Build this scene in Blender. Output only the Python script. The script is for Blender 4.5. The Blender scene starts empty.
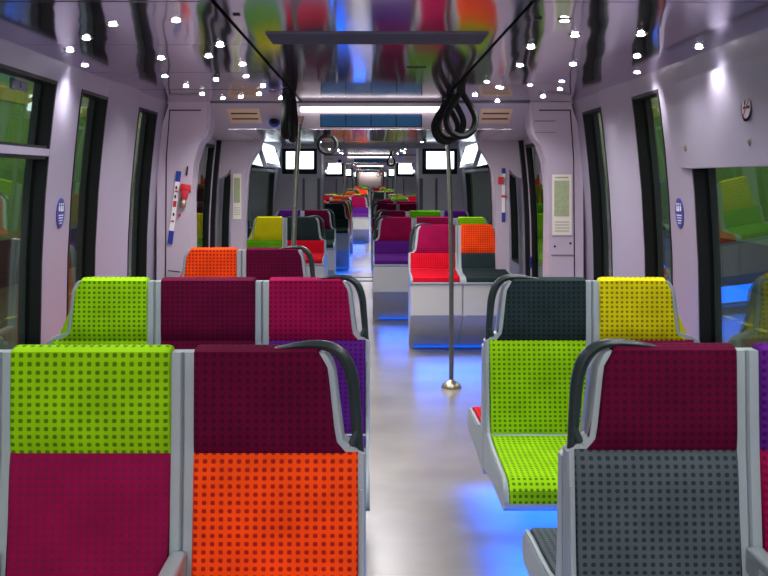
import bpy, bmesh, math, random
from mathutils import Vector
R = math.radians
random.seed(7)
scene = bpy.context.scene
COL = scene.collection

# ------------------------------------------------------------------ materials
def srgb(r, g, b):
    f = lambda c: c/12.92 if c <= .04045 else ((c+.055)/1.055)**2.4
    return (f(r/255), f(g/255), f(b/255), 1)

def new_mat(name):
    m = bpy.data.materials.new(name); m.use_nodes = True
    nt = m.node_tree
    return m, nt, nt.nodes['Principled BSDF']

def plain(name, col, rough=.5, metal=0, spec=.5, noise=0, bump=0, scale=20, coat=0):
    m, nt, b = new_mat(name)
    b.inputs['Base Color'].default_value = col
    b.inputs['Roughness'].default_value = rough
    b.inputs['Metallic'].default_value = metal
    b.inputs['Specular IOR Level'].default_value = spec
    b.inputs['Coat Weight'].default_value = coat
    b.inputs['Coat Roughness'].default_value = .08
    tc = nt.nodes.new('ShaderNodeTexCoord')
    nz = nt.nodes.new('ShaderNodeTexNoise'); nz.inputs['Scale'].default_value = scale; nz.inputs['Detail'].default_value = 4
    nt.links.new(tc.outputs['Object'], nz.inputs['Vector'])
    if noise:
        mr = nt.nodes.new('ShaderNodeMapRange')
        mr.inputs['To Min'].default_value = 1-noise; mr.inputs['To Max'].default_value = 1+noise
        mx = nt.nodes.new('ShaderNodeMix'); mx.data_type = 'RGBA'; mx.blend_type = 'MULTIPLY'; mx.inputs['Factor'].default_value = 1
        mx.inputs[6].default_value = col
        nt.links.new(nz.outputs['Fac'], mr.inputs['Value']); nt.links.new(mr.outputs[0], mx.inputs[7])
        nt.links.new(mx.outputs[2], b.inputs['Base Color'])
    if bump:
        bp = nt.nodes.new('ShaderNodeBump'); bp.inputs['Strength'].default_value = bump; bp.inputs['Distance'].default_value = .01
        nt.links.new(nz.outputs['Fac'], bp.inputs['Height']); nt.links.new(bp.outputs[0], b.inputs['Normal'])
    return m

def emit(name, col, strength):
    m, nt, b = new_mat(name)
    b.inputs['Base Color'].default_value = (0.02, 0.02, 0.02, 1)
    b.inputs['Emission Color'].default_value = col
    b.inputs['Emission Strength'].default_value = strength
    return m

def fabric(name, col, dot, dots=1.0):
    """plush moquette with a grid of darker square-ish dots, laid out on the pad's own UVs (metres)"""
    m, nt, b = new_mat(name)
    N = nt.nodes.new; L = nt.links.new
    uv = N('ShaderNodeUVMap')
    def math_(op, a, bb=None):
        n = N('ShaderNodeMath'); n.operation = op
        for i, v in enumerate((a, bb)):
            if v is None: continue
            if isinstance(v, (int, float)): n.inputs[i].default_value = v
            else: L(v, n.inputs[i])
        return n.outputs[0]
    sep = N('ShaderNodeSeparateXYZ'); L(uv.outputs[0], sep.inputs[0])
    S = .0215
    def cell(o, s):
        f = math_('FRACT', math_('DIVIDE', o, s))
        return math_('ABSOLUTE', math_('SUBTRACT', f, .5))
    cu = cell(sep.outputs[0], S); cv = cell(sep.outputs[1], S*.94)
    p = math_('ADD', math_('POWER', cu, 3.0), math_('POWER', cv, 3.0))
    r = math_('POWER', p, 1/3)
    mask = N('ShaderNodeMapRange'); mask.interpolation_type = 'SMOOTHSTEP'
    mask.inputs['From Min'].default_value = .21; mask.inputs['From Max'].default_value = .32
    mask.inputs['To Min'].default_value = dots; mask.inputs['To Max'].default_value = 0
    L(r, mask.inputs['Value'])
    nz = N('ShaderNodeTexNoise'); nz.inputs['Scale'].default_value = 9; nz.inputs['Detail'].default_value = 5
    L(uv.outputs[0], nz.inputs['Vector'])
    mr = N('ShaderNodeMapRange'); mr.inputs['To Min'].default_value = .72; mr.inputs['To Max'].default_value = 1.28
    L(nz.outputs['Fac'], mr.inputs['Value'])
    mx = N('ShaderNodeMix'); mx.data_type = 'RGBA'; mx.inputs[6].default_value = col; mx.inputs[7].default_value = dot
    L(mask.outputs[0], mx.inputs['Factor'])
    m2 = N('ShaderNodeMix'); m2.data_type = 'RGBA'; m2.blend_type = 'MULTIPLY'; m2.inputs['Factor'].default_value = 1
    L(mx.outputs[2], m2.inputs[6]); L(mr.outputs[0], m2.inputs[7]); L(m2.outputs[2], b.inputs['Base Color'])
    b.inputs['Roughness'].default_value = .9
    b.inputs['Specular IOR Level'].default_value = .12
    b.inputs['Sheen Weight'].default_value = .12
    b.inputs['Sheen Tint'].default_value = col
    fz = N('ShaderNodeTexNoise'); fz.inputs['Scale'].default_value = 900
    L(uv.outputs[0], fz.inputs['Vector'])
    bp = N('ShaderNodeBump'); bp.inputs['Strength'].default_value = .25; bp.inputs['Distance'].default_value = .002
    hh = math_('SUBTRACT', fz.outputs['Fac'], mask.outputs[0]); L(hh, bp.inputs['Height'])
    L(bp.outputs[0], b.inputs['Normal'])
    return m

def glass_mat():
    m, nt, b = new_mat('tinted_glass')
    nt.nodes.remove(b)
    out = nt.nodes['Material Output']
    tr = nt.nodes.new('ShaderNodeBsdfTransparent'); tr.inputs['Color'].default_value = (.70, .78, .72, 1)
    gl = nt.nodes.new('ShaderNodeBsdfGlossy'); gl.inputs['Roughness'].default_value = .01; gl.inputs['Color'].default_value = (.9, 1, .95, 1)
    lw = nt.nodes.new('ShaderNodeLayerWeight'); lw.inputs['Blend'].default_value = .5
    pw = nt.nodes.new('ShaderNodeMath'); pw.operation = 'POWER'; pw.inputs[1].default_value = 4
    ma = nt.nodes.new('ShaderNodeMath'); ma.operation = 'MULTIPLY_ADD'; ma.inputs[1].default_value = .55; ma.inputs[2].default_value = .07
    nt.links.new(lw.outputs['Facing'], pw.inputs[0]); nt.links.new(pw.outputs[0], ma.inputs[0])
    fr = ma
    mx = nt.nodes.new('ShaderNodeMixShader')
    nt.links.new(fr.outputs[0], mx.inputs[0]); nt.links.new(tr.outputs[0], mx.inputs[1]); nt.links.new(gl.outputs[0], mx.inputs[2])
    nt.links.new(mx.outputs[0], out.inputs['Surface'])
    return m

def ceiling_mat():
    """polished lacquered metal, slightly rippled along its width so reflections run in wavy streaks"""
    m, nt, b = new_mat('polished_ceiling')
    b.inputs['Base Color'].default_value = (.52, .47, .55, 1)
    b.inputs['Metallic'].default_value = .9
    b.inputs['Roughness'].default_value = .08
    tc = nt.nodes.new('ShaderNodeTexCoord')
    mp = nt.nodes.new('ShaderNodeMapping'); mp.inputs['Scale'].default_value = (2.4, .22, 1)
    nz = nt.nodes.new('ShaderNodeTexNoise'); nz.inputs['Scale'].default_value = 1.6; nz.inputs['Detail'].default_value = 1.5
    nt.links.new(tc.outputs['Object'], mp.inputs[0]); nt.links.new(mp.outputs[0], nz.inputs['Vector'])
    bp = nt.nodes.new('ShaderNodeBump'); bp.inputs['Strength'].default_value = .7; bp.inputs['Distance'].default_value = .012
    nt.links.new(nz.outputs['Fac'], bp.inputs['Height']); nt.links.new(bp.outputs[0], b.inputs['Normal'])
    return m

def floor_mat():
    m, nt, b = new_mat('vinyl_floor')
    tc = nt.nodes.new('ShaderNodeTexCoord')
    nz = nt.nodes.new('ShaderNodeTexNoise'); nz.inputs['Scale'].default_value = 2.2; nz.inputs['Detail'].default_value = 6
    vz = nt.nodes.new('ShaderNodeTexNoise'); vz.inputs['Scale'].default_value = 260; vz.inputs['Detail'].default_value = 2
    nt.links.new(tc.outputs['Object'], nz.inputs['Vector']); nt.links.new(tc.outputs['Object'], vz.inputs['Vector'])
    cr = nt.nodes.new('ShaderNodeValToRGB')
    cr.color_ramp.elements[0].position = .3; cr.color_ramp.elements[0].color = (.17, .158, .130, 1)
    cr.color_ramp.elements[1].position = .7; cr.color_ramp.elements[1].color = (.26, .245, .205, 1)
    nt.links.new(nz.outputs['Fac'], cr.inputs[0])
    mr = nt.nodes.new('ShaderNodeMapRange'); mr.inputs['To Min'].default_value = .75; mr.inputs['To Max'].default_value = 1.25
    nt.links.new(vz.outputs['Fac'], mr.inputs['Value'])
    mx = nt.nodes.new('ShaderNodeMix'); mx.data_type = 'RGBA'; mx.blend_type = 'MULTIPLY'; mx.inputs['Factor'].default_value = 1
    nt.links.new(cr.outputs[0], mx.inputs[6]); nt.links.new(mr.outputs[0], mx.inputs[7])
    nt.links.new(mx.outputs[2], b.inputs['Base Color'])
    b.inputs['Roughness'].default_value = .3
    bp = nt.nodes.new('ShaderNodeBump'); bp.inputs['Strength'].default_value = .08; bp.inputs['Distance'].default_value = .003
    nt.links.new(vz.outputs['Fac'], bp.inputs['Height']); nt.links.new(bp.outputs[0], b.inputs['Normal'])
    return m

M = {}
M['ceiling'] = ceiling_mat()
M['floor'] = floor_mat()
M['glass'] = glass_mat()
M['wall'] = plain('lavender_grey_wall', (.33, .30, .395, 1), .45, coat=.06, noise=.03, scale=3)
M['pillar'] = plain('pale_lilac_panel', (.48, .41, .50, 1), .4, coat=.12, noise=.03, scale=4)
M['panel'] = plain('grey_panel', (.40, .37, .46, 1), .35, noise=.03, scale=4)
M['shell'] = plain('pale_grey_shell', (.31, .37, .40, 1), .35, noise=.04, scale=8)
M['base'] = plain('white_seat_base', (.50, .50, .48, 1), .4, noise=.04, scale=8)
M['black'] = plain('black_rubber', (.006, .008, .009, 1), .5, spec=.2, noise=.1)
M['handle'] = plain('charcoal_handle', (.020, .034, .034, 1), .32, noise=.05)
M['steel'] = plain('brushed_steel', (.42, .38, .28, 1), .3, metal=.9, noise=.08, scale=60)
M['pole'] = plain('grey_painted_pole', (.13, .14, .115, 1), .3, metal=.4, noise=.05)
M['strap'] = plain('black_strap', (.007, .009, .009, 1), .75, spec=.2)
M['vent'] = plain('dark_grey_vent', (.13, .125, .17, 1), .85, spec=.1, noise=.05)
M['cream'] = plain('cream_vent_panel', (.80, .58, .36, 1), .4, noise=.04)
M['fascia'] = plain('warm_white_fascia', (.45, .39, .45, 1), .3, noise=.03)
M['slot'] = plain('dark_brown_slot', (.05, .01, .008, 1), .5)
M['bluedisp'] = plain('blue_glass_display', (.05, .20, .40, 1), .6, spec=.15, coat=0, noise=.15, scale=6)
M['bluesign'] = plain('blue_sticker', (.012, .035, .30, 1), .4)
M['white'] = plain('white_print', (.8, .8, .82, 1), .5)
M['red'] = plain('red_print', (.55, .02, .03, 1), .4)
M['green'] = plain('green_print', (.36, .44, .24, 1), .5, noise=.3, scale=40)
M['paper'] = plain('poster_paper', (.80, .76, .66, 1), .5)
M['lamp'] = emit('white_lamp', (1, .97, .95, 1), 3)
M['led'] = emit('white_led', (.93, .96, 1, 1), 55)
M['screen'] = emit('white_screen', (.80, .93, 1, 1), 3.0)
M['blueled'] = emit('blue_led', (.0, .12, 1, 1), .7)
M['hallfloor'] = plain('dark_hall_floor', (.035, .035, .02, 1), .5, noise=.2, scale=2)
M['hallgreen'] = plain('green_hall_cladding', (.13, .27, .07, 1), .6, noise=.2, scale=1)
M['hallyellow'] = plain('yellow_hall_cladding', (.36, .34, .06, 1), .6, noise=.1, scale=1)
M['dark'] = plain('dark_hall_wall', (.02, .025, .02, 1), .8)

FAB = {
 'lime':     fabric('lime_moquette', srgb(140, 196, 8), srgb(70, 120, 12)),
 'green':    fabric('green_moquette', srgb(92, 158, 14), srgb(40, 90, 10)),
 'yellow':   fabric('yellow_moquette', srgb(206, 196, 12), srgb(120, 118, 14)),
 'orange':   fabric('orange_moquette', srgb(238, 74, 14), srgb(160, 26, 22)),
 'red':      fabric('red_moquette', srgb(196, 8, 34), srgb(120, 6, 24)),
 'crimson':  fabric('crimson_moquette', srgb(134, 10, 64), srgb(98, 24, 68), .7),
 'magenta':  fabric('magenta_moquette', srgb(142, 8, 66), srgb(96, 6, 44), .8),
 'burgundy': fabric('burgundy_moquette', srgb(86, 2, 42), srgb(50, 4, 36), .7),
 'purple':   fabric('purple_moquette', srgb(84, 26, 120), srgb(48, 10, 74), .8),
 'slate':    fabric('slate_moquette', srgb(34, 49, 51), srgb(20, 26, 30), .8),
 'grey':     fabric('grey_moquette', srgb(76, 87, 92), srgb(38, 44, 48), .9),
}
CNAME = {'lime': 'lime green', 'green': 'leaf green', 'yellow': 'yellow', 'orange': 'orange', 'red': 'red', 'crimson': 'crimson',
         'magenta': 'magenta', 'burgundy': 'dark burgundy', 'purple': 'purple', 'slate': 'dark slate', 'grey': 'grey'}

# ------------------------------------------------------------------ mesh helpers
def obj(name, bm, mat, parent=None, smooth=True, angle=40):
    me = bpy.data.meshes.new(name)
    bmesh.ops.recalc_face_normals(bm, faces=bm.faces)
    bm.to_mesh(me); bm.free()
    if mat: me.materials.append(mat)
    if smooth:
        me.shade_smooth()
        me.set_sharp_from_angle(angle=R(angle))
    o = bpy.data.objects.new(name, me); COL.objects.link(o)
    if parent: o.parent = parent
    return o

def empty(name, loc=(0, 0, 0), rz=0):
    o = bpy.data.objects.new(name, None); COL.objects.link(o)
    o.empty_display_size = .1
    o.location = loc; o.rotation_euler = (0, 0, rz)
    return o

def tag(o, label, cat, group=None, kind=None):
    o['label'] = label; o['category'] = cat
    if group: o['group'] = group
    if kind: o['kind'] = kind
    return o

def struct(o, label=None):
    o['kind'] = 'structure'
    if label: o['label'] = label
    o['category'] = o.name.split('_')[0].split('.')[0]
    return o

def box(bm, x0, x1, y0, y1, z0, z1):
    vs = [bm.verts.new((x, y, z)) for x in (x0, x1) for y in (y0, y1) for z in (z0, z1)]
    for f in ((0, 1, 3, 2), (4, 6, 7, 5), (0, 4, 5, 1), (2, 3, 7, 6), (0, 2, 6, 4), (1, 5, 7, 3)):
        bm.faces.new([vs[i] for i in f])
    return vs

def rbox(bm, x0, x1, y0, y1, z0, z1, r=.006, seg=2):
    b2 = bmesh.new(); box(b2, x0, x1, y0, y1, z0, z1)
    bmesh.ops.bevel(b2, geom=list(b2.edges), offset=r, segments=seg, profile=.5, affect='EDGES')
    me = bpy.data.meshes.new('t'); b2.to_mesh(me); b2.free()
    bm.from_mesh(me); bpy.data.meshes.remove(me)

def prism(bm, pts, axis, a, b):
    """closed polygon pts in the plane normal to axis, extruded from a to b"""
    def P(p, t):
        return {'x': (t, p[0], p[1]), 'y': (p[0], t, p[1]), 'z': (p[0], p[1], t)}[axis]
    A = [bm.verts.new(P(p, a)) for p in pts]; B = [bm.verts.new(P(p, b)) for p in pts]
    n = len(pts)
    bm.faces.new(A); bm.faces.new(B[::-1])
    for i in range(n):
        bm.faces.new((A[i], A[(i+1) % n], B[(i+1) % n], B[i]))

def lathe(bm, prof, cx=0, cy=0, n=24):
    rings = []
    for r, z in prof:
        rings.append([bm.verts.new((cx+r*math.cos(2*math.pi*k/n), cy+r*math.sin(2*math.pi*k/n), z)) for k in range(n)])
    for a, b in zip(rings, rings[1:]):
        for k in range(n):
            bm.faces.new((a[k], a[(k+1) % n], b[(k+1) % n], b[k]))
    bm.faces.new(rings[0][::-1]); bm.faces.new(rings[-1])

def catmull(pts, sub=6, closed=False):
    out = []; n = len(pts)
    rng = range(n) if closed else range(n-1)
    for i in rng:
        g = (lambda k: pts[k % n]) if closed else (lambda k: pts[min(max(k, 0), n-1)])
        p0, p1, p2, p3 = g(i-1), g(i), g(i+1), g(i+2)
        for s in range(sub):
            t = s/sub
            out.append(tuple(.5*((2*b)+(-a+c)*t+(2*a-5*b+4*c-d)*t*t+(-a+3*b-3*c+d)*t**3) for a, b, c, d in zip(p0, p1, p2, p3)))
    if not closed: out.append(tuple(pts[-1]))
    return out

def tube(bm, pts, closed=False, n=10, flat=1.0, up=Vector((0, 1, 0))):
    """pts = (x, y, z, r); flat scales the section along `up`"""
    P = [Vector(p[:3]) for p in pts]; m = len(P); rings = []
    for i in range(m):
        if closed: t = (P[(i+1) % m]-P[i-1]).normalized()
        else: t = (P[min(i+1, m-1)]-P[max(i-1, 0)]).normalized()
        u = up - t*up.dot(t)
        if u.length < 1e-4: u = Vector((1, 0, 0)) - t*t.x
        u.normalize(); v = t.cross(u); r = pts[i][3]
        rings.append([bm.verts.new(P[i]+u*(r*flat*math.cos(2*math.pi*k/n))+v*(r*math.sin(2*math.pi*k/n))) for k in range(n)])
    for i in range(m if closed else m-1):
        a = rings[i]; b = rings[(i+1) % m]
        for k in range(n):
            bm.faces.new((a[k], a[(k+1) % n], b[(k+1) % n], b[k]))
    if not closed:
        bm.faces.new(rings[0][::-1]); bm.faces.new(rings[-1])

def interp(tab, z):
    if z <= tab[0][0]: return tab[0][1]
    for (a, b), (c, d) in zip(tab, tab[1:]):
        if z <= c: return b+(d-b)*(z-a)/(c-a)
    return tab[-1][1]

# ------------------------------------------------------------------ seat
# A seat faces -Y; its back's top front edge is at y = 0, z = 1.15; x spans one pitch (.46 m)
TOPZ = 1.128
KINK = .873
def seat_profile(high):
    if high:
        back = [(0, 1.128), (-.002, 1.09), (-.004, 1.0), (-.008, KINK), (-.022, .80), (-.055, .735)]
        cush = [(-.060, .728), (-.20, .705), (-.38, .70), (-.50, .695), (-.54, .68), (-.553, .655)]
    else:
        back = [(0, 1.128), (-.002, 1.09), (-.004, 1.0), (-.008, KINK), (-.016, .78), (-.026, .66), (-.038, .55), (-.066, .487)]
        cush = [(-.074, .480), (-.20, .460), (-.36, .452), (-.50, .448), (-.615, .440), (-.655, .415), (-.668, .375)]
    return back, cush

def width_side(z, tapered):
    """half width of the upholstery at height z on one side"""
    if not tapered: return .2030
    z = max(z, KINK+.002)
    w = interp([(KINK+.002, .188), (.905, .157), (1.0, .146), (1.085, .137), (1.115, .128), (1.128, .114)], z)
    return w-(.030 if tapered == 2 and z > .89 else 0)

def resample(pts, step):
    out = [pts[0]]
    for a, b in zip(pts, pts[1:]):
        L = math.dist(a, b); k = max(1, round(L/step))
        for i in range(1, k+1):
            out.append((a[0]+(b[0]-a[0])*i/k, a[1]+(b[1]-a[1])*i/k))
    return out

def pad_mesh(prof, wl, wr, t=.014, wrap_top=False, v0=0):
    """upholstered pad: front follows prof (y,z), thickness t along the normal, rounded on every side"""
    bm = bmesh.new(); uvl = bm.loops.layers.uv.new('UVMap')
    pts = resample(prof, .03)
    pre = []
    if wrap_top:                       # roll over the top edge of the shell
        y0, z0 = pts[0]
        pre = [(y0+.050, z0-.012), (y0+.042, z0-.002), (y0+.024, z0+.001), (y0+.009, z0+.000)]
    pts = pre+pts
    n = len(pts); rows = []; arc = v0
    for i, (y, z) in enumerate(pts):
        a = pts[max(i-1, 0)]; b = pts[min(i+1, n-1)]
        ty, tz = b[0]-a[0], b[1]-a[1]; L = math.hypot(ty, tz) or 1
        ny, nz = tz/L, -ty/L           # points towards the sitter (-y / up)
        if i: arc += math.dist(pts[i-1], pts[i])
        e = min(i, n-1-i); if_end = 1 if wrap_top and i < n/2 else (0.0 if e == 0 else (.75 if e == 1 else 1))
        zz = min(z, TOPZ)
        xl, xr = -wl(zz), wr(zz)
        W = xr-xl
        row = []
        xs = [0, 0, .004, .012]+[.012+(W-.024)*k/6 for k in range(1, 6)]+[W-.012, W-.004, W, W]
        hs = [-.3, .45, .85, 1, 1, 1, 1, 1, 1, 1, .85, .45, -.3]
        for x, h in zip(xs, hs):
            hh = h*t*(if_end if h > 0 else 1)
            row.append((bm.verts.new((xl+x, y+ny*hh, z+nz*hh)), (xl+x, arc)))
        rows.append(row)
    for r0, r1 in zip(rows, rows[1:]):
        for k in range(len(r0)-1):
            q = (r0[k], r0[k+1], r1[k+1], r1[k])
            f = bm.faces.new([c[0] for c in q])
            for lp, c in zip(f.loops, q): lp[uvl].uv = (c[1][0]+5, c[1][1]+5)
    for r in (rows[0], rows[-1]):
        f = bm.faces.new([c[0] for c in r])
        for lp, c in zip(f.loops, r): lp[uvl].uv = (c[1][0]+5, c[1][1]+5)
    bm.faces.new([r[0][0] for r in rows]); bm.faces.new([r[-1][0] for r in rows])
    return bm

def shell_mesh(high, tl, tr, aisle):
    """moulded shell: back panel, side flanks and seat pan in one"""
    back, cush = seat_profile(high)
    bm = bmesh.new()
    HALF = .2322
    def hw(z, tap):
        if not tap: return HALF
        if z <= .870: return HALF
        return (-.030 if tap == 2 and z > .9 else 0)+interp([(.870, HALF), (.908, .178), (1.0, .166), (1.085, .156), (1.115, .144), (1.128, .130)], z)
    zs = [1.128, 1.12, 1.105, 1.085, 1.04, 1.0, .94, .909, .89, .870, .83, .80, .76, .735]
    if not high: zs += [.66, .55, .487]
    zf = lambda z: interp(sorted([(b, a) for a, b in back]), z)
    rows = []
    for z in zs:
        yf = zf(z); yb = .054
        l, r = -hw(z, tl), hw(z, tr)
        e = .010
        row = [(l, yf+e), (l+e*.6, yf+.002), (0, yf), (r-e*.6, yf+.002), (r, yf+e), (r, yb), (l, yb)]
        rows.append([bm.verts.new((x, y, z)) for x, y in row])
    for a, b in zip(rows, rows[1:]):
        for k in range(7):
            bm.faces.new((a[k], a[(k+1) % 7], b[(k+1) % 7], b[k]))
    bm.faces.new(rows[0])
    # pan: continues from the last row
    last = rows[-1]; bm.faces.new(last[::-1])
    zc = cush[0][1]; b0 = .06 if not high else .035
    under = [(cush[-1][0], cush[-1][1]-.012), (cush[-1][0]+.03, cush[-1][1]-.035), (-.25, zc-.14), (.054, zc-.17)]
    poly = [(.054, zs[-1]+.0), (zf(zs[-1])+.002, zs[-1])] + cush + under
    A = [bm.verts.new((-HALF, y, z)) for y, z in poly]; B = [bm.verts.new((HALF, y, z)) for y, z in poly]
    n = len(poly); bm.faces.new(A); bm.faces.new(B[::-1])
    for i in range(n): bm.faces.new((A[i], A[(i+1) % n], B[(i+1) % n], B[i]))
    # raised rim along the aisle side of the pan
    for sgn, on in ((-1, tl), (1, tr)):
        if not on: continue
        pts = [(sgn*.222, y-.004, z+.006, .0075) for y, z in resample(back[4:]+cush, .05)]
        tube(bm, pts, n=6)
    return bm

def handle_mesh(sgn):
    bm = bmesh.new()
    pts = [(0, .004, 1.160, .004), (.045, .006, 1.166, .008), (.10, .012, 1.169, .0115), (.146, .018, 1.160, .014), (.180, .022, 1.130, .0165),
           (.199, .024, 1.075, .0165), (.206, .024, 1.00, .0155), (.212, .020, .92, .014), (.217, .012, .85, .012), (.220, .004, .78, .007), (.221, 0, .745, .003)]
    pts = [(sgn*a, b, c-.022*min(1, max(0, (c-.85)/.2)), d) for a, b, c, d in catmull(pts, 4)]
    tube(bm, pts, n=10, flat=1.25)
    tube(bm, [(sgn*.212, .012, .925, .011), (sgn*.196, .004, .893, .010), (sgn*.182, .0, .880, .006)], n=8)
    return bm

def armrest_mesh():
    bm = bmesh.new()
    rbox(bm, -.021, .021, -.50, -.05, .612, .642, .009, 3)
    rbox(bm, -.018, .018, -.12, -.03, .57, .637, .008, 2)
    return bm

def base_mesh():
    bm = bmesh.new()
    prism(bm, [(-.535, .630), (-.535, .36), (-.515, .345), (-.12, .09), (-.08, .0), (.054, .0), (.054, .60), (-.3, .60)], 'x', -.231, .231)
    bmesh.ops.bevel(bm, geom=[e for e in bm.edges if abs(e.verts[0].co.z-e.verts[1].co.z) > .1 and e.verts[0].co.y < -.5], offset=.01, segments=2, affect='EDGES')
    return bm

MESH = {}
def mesh_for(key, maker, mat):
    if key not in MESH:
        o = obj(key[0], maker(), mat); me = o.data
        bpy.data.objects.remove(o); MESH[key] = me
    return MESH[key]

def part(name, me, parent, mat=None):
    o = bpy.data.objects.new(name, me); COL.objects.link(o); o.parent = parent
    if mat:
        o.material_slots[0].link = 'OBJECT'; o.material_slots[0].material = mat
    return o

SEATN = []
def make_seat(x, y, face, side, head, back, cushion, high, role, label, group, dz=0):
    """face 'F' looks at the camera (-Y), 'A' away from it; role: 'aisle','mid','wall'; side -1 left bench, 1 right bench"""
    flip = face == 'A'
    o = empty('train_seat', (x, y, dz), math.pi if flip else 0)
    tag(o, label, 'seat', group)
    # which local side is tapered
    out = 0
    if role == 'aisle': out = -side
    if role == 'wall': out = side*2
    if flip: out = -out
    tl, tr = (abs(out) if out < 0 else 0), (abs(out) if out > 0 else 0)
    bk, cu = seat_profile(high)
    wl = lambda z: width_side(z, tl); wr = lambda z: width_side(z, tr)
    ki = [i for i, p in enumerate(bk) if p[1] == KINK][0]
    part('shell', mesh_for(('shell', high, tl, tr), lambda: shell_mesh(high, tl, tr, role == 'aisle'), M['shell']), o)
    headp = bk[:ki]+[(bk[ki][0]+.0004, KINK-.003)]
    full = lambda z: .2030
    fl = lambda z: .213 if tl == 1 else .2030
    fr_ = lambda z: .213 if tr == 1 else .2030
    part('headrest', mesh_for(('headrest', high, tl, tr), lambda: pad_mesh(headp, wl, wr, .016, True), FAB['lime']), o, FAB[head])
    part('backrest', mesh_for(('backrest', high, tl == 1, tr == 1), lambda: pad_mesh([(bk[ki][0], KINK+.005)]+bk[ki+1:], fl, fr_, .016), FAB['lime']), o, FAB[back])
    part('seat_cushion', mesh_for(('seat_cushion', high, tl == 1, tr == 1), lambda: pad_mesh(cu, fl, fr_, .018), FAB['lime']), o, FAB[cushion])
    if role == 'aisle' and not flip:
        part('grab_handle', mesh_for(('grab_handle', out), lambda: handle_mesh(out), M['handle']), o)
    elif role != 'aisle' and not high:
        # armrest stands on the strip shared with the next seat towards the aisle
        s = -side if not flip else side
        a = part('armrest', mesh_for(('armrest',), armrest_mesh, M['shell']), o); a.location.x = s*.23
    if high:
        part('seat_base', mesh_for(('seat_base',), base_mesh, M['base']), o)
    SEATN.append(o)
    return o

P = .465
def bench(y, side, edge, n, face, cols, high, where, group, labels=None, dz=0):
    """n seats from the aisle edge outwards"""
    for k in range(n):
        role = 'aisle' if k == 0 else ('wall' if k == n-1 else 'mid')
        x = edge+side*(P*(k+.5))
        h, b, c = cols[k]
        pos = {'aisle': 'aisle', 'mid': 'middle', 'wall': 'wall'}[role]
        lab = labels[k] if labels else f"{CNAME[h]} topped {pos} seat, {where}"
        make_seat(x, y, face, side, h, b, c, high, role, lab, group, dz)

def c3(h, b=None, c=None): return (h, b or h, c or b or h)

g1 = 'seats before the doors, nearest rows'
EL, ER = -.011, .525
# nearest car, near half
bench(2.67, -1, EL, 3, 'F', [c3('burgundy', 'orange'), c3('lime', 'crimson'), c3('crimson', 'lime')], False, '', g1, [
    'aisle seat with dark burgundy headrest and orange backrest, nearest row on the left',
    'seat with lime green headrest and crimson backrest, nearest row on the left',
    'crimson topped seat beside the left window, at the left edge of the nearest row'])
bench(4.53, -1, .0, 3, 'F', [c3('magenta', 'purple'), c3('burgundy'), c3('lime')], False, '', g1, [
    'magenta topped aisle seat with purple backrest, second row on the left',
    'dark burgundy middle seat in the second row on the left',
    'lime green window seat in the second row on the left'])
bench(6.50, -1, -.33, 2, 'F', [c3('burgundy'), c3('orange')], False, '', g1, [
    'dark burgundy aisle seat with curved handle, third row on the left before the doors',
    'orange seat in the third row on the left, beside the emergency panel pillar'])
bench(2.70, 1, .505, 2, 'F', [c3('burgundy', 'grey'), c3('purple', 'magenta')], False, '', g1, [
    'aisle seat with dark burgundy headrest and grey dotted backrest, nearest row on the right',
    'purple topped seat with magenta backrest at the right edge, nearest row'])
bench(4.53, 1, .494, 2, 'F', [c3('slate', 'lime'), c3('yellow', 'crimson')], False, '', g1, [
    'aisle seat with dark slate headrest over lime green back and cushion, second row right',
    'yellow topped window seat in the second row on the right'])
g2 = 'seats facing away, backed onto the near rows'
bench(2.79, -1, EL, 3, 'A', [c3('burgundy'), c3('lime'), c3('magenta')], False, 'facing away behind the nearest left row', g2, None, -.03)
bench(4.65, -1, .0, 3, 'A', [c3('purple', 'purple', 'magenta'), c3('slate'), c3('orange')], False, 'facing away behind the second left row', g2, None, -.03)
bench(2.82, 1, .505, 2, 'A', [c3('slate', 'grey'), c3('magenta')], False, 'facing away behind the nearest right row', g2, None, -.03)
bench(4.65, 1, .494, 2, 'A', [c3('lime', 'red', 'red'), c3('orange')], False, 'facing away behind the second right row', g2, None, -.03)
# nearest car, beyond the doors
g3 = 'raised seats beyond the doors of the first car'
bench(9.85, 1, .36, 2, 'F', [c3('magenta', 'red'), c3('orange', 'slate')], True, '', g3, [
    'magenta and red aisle seat on a white base, first beyond the doors on the right',
    'orange and slate seat on a white base, first beyond the doors on the right'])
bench(11.8, 1, .03, 3, 'F', [c3('magenta', 'purple'), c3('magenta', 'crimson'), c3('lime')], True, '', g3, [
    'magenta and purple aisle seat on a white base, second row beyond the right doors',
    'magenta middle seat in the second row beyond the right doors',
    'lime green topped wall seat in the second row beyond the right doors'])
bench(11.9, -1, -.50, 2, 'F', [c3('slate', 'red'), c3('yellow', 'green')], True, '', g3, [
    'dark slate and red aisle seat on a raised base, beyond the left doors',
    'yellow and green seat on a raised base, beyond the left doors'])
bench(14.2, 1, .045, 3, 'F', [c3('burgundy'), c3('green', 'lime'), c3('purple')], True, 'last row on the right before the gangway', g3)
bench(14.5, -1, -.47, 2, 'F', [c3('burgundy', 'slate'), c3('purple')], True, 'last row on the left before the gangway', g3)
bench(11.92, 1, .045, 3, 'A', [c3('slate'), c3('crimson'), c3('orange')], True, 'facing the gangway, second bench beyond the right doors', g3, None, -.02)
bench(12.02, -1, -.50, 2, 'A', [c3('slate'), c3('lime')], True, 'facing the gangway, first bench beyond the left doors', g3, None, -.02)
bench(14.32, 1, .045, 3, 'A', [c3('slate'), c3('lime'), c3('purple')], True, 'facing away, nearest the right gangway panel', g3, None, -.02)
bench(14.62, -1, -.50, 2, 'A', [c3('slate'), c3('green')], True, 'facing away, nearest the left gangway panel', g3, None, -.02)

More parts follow.
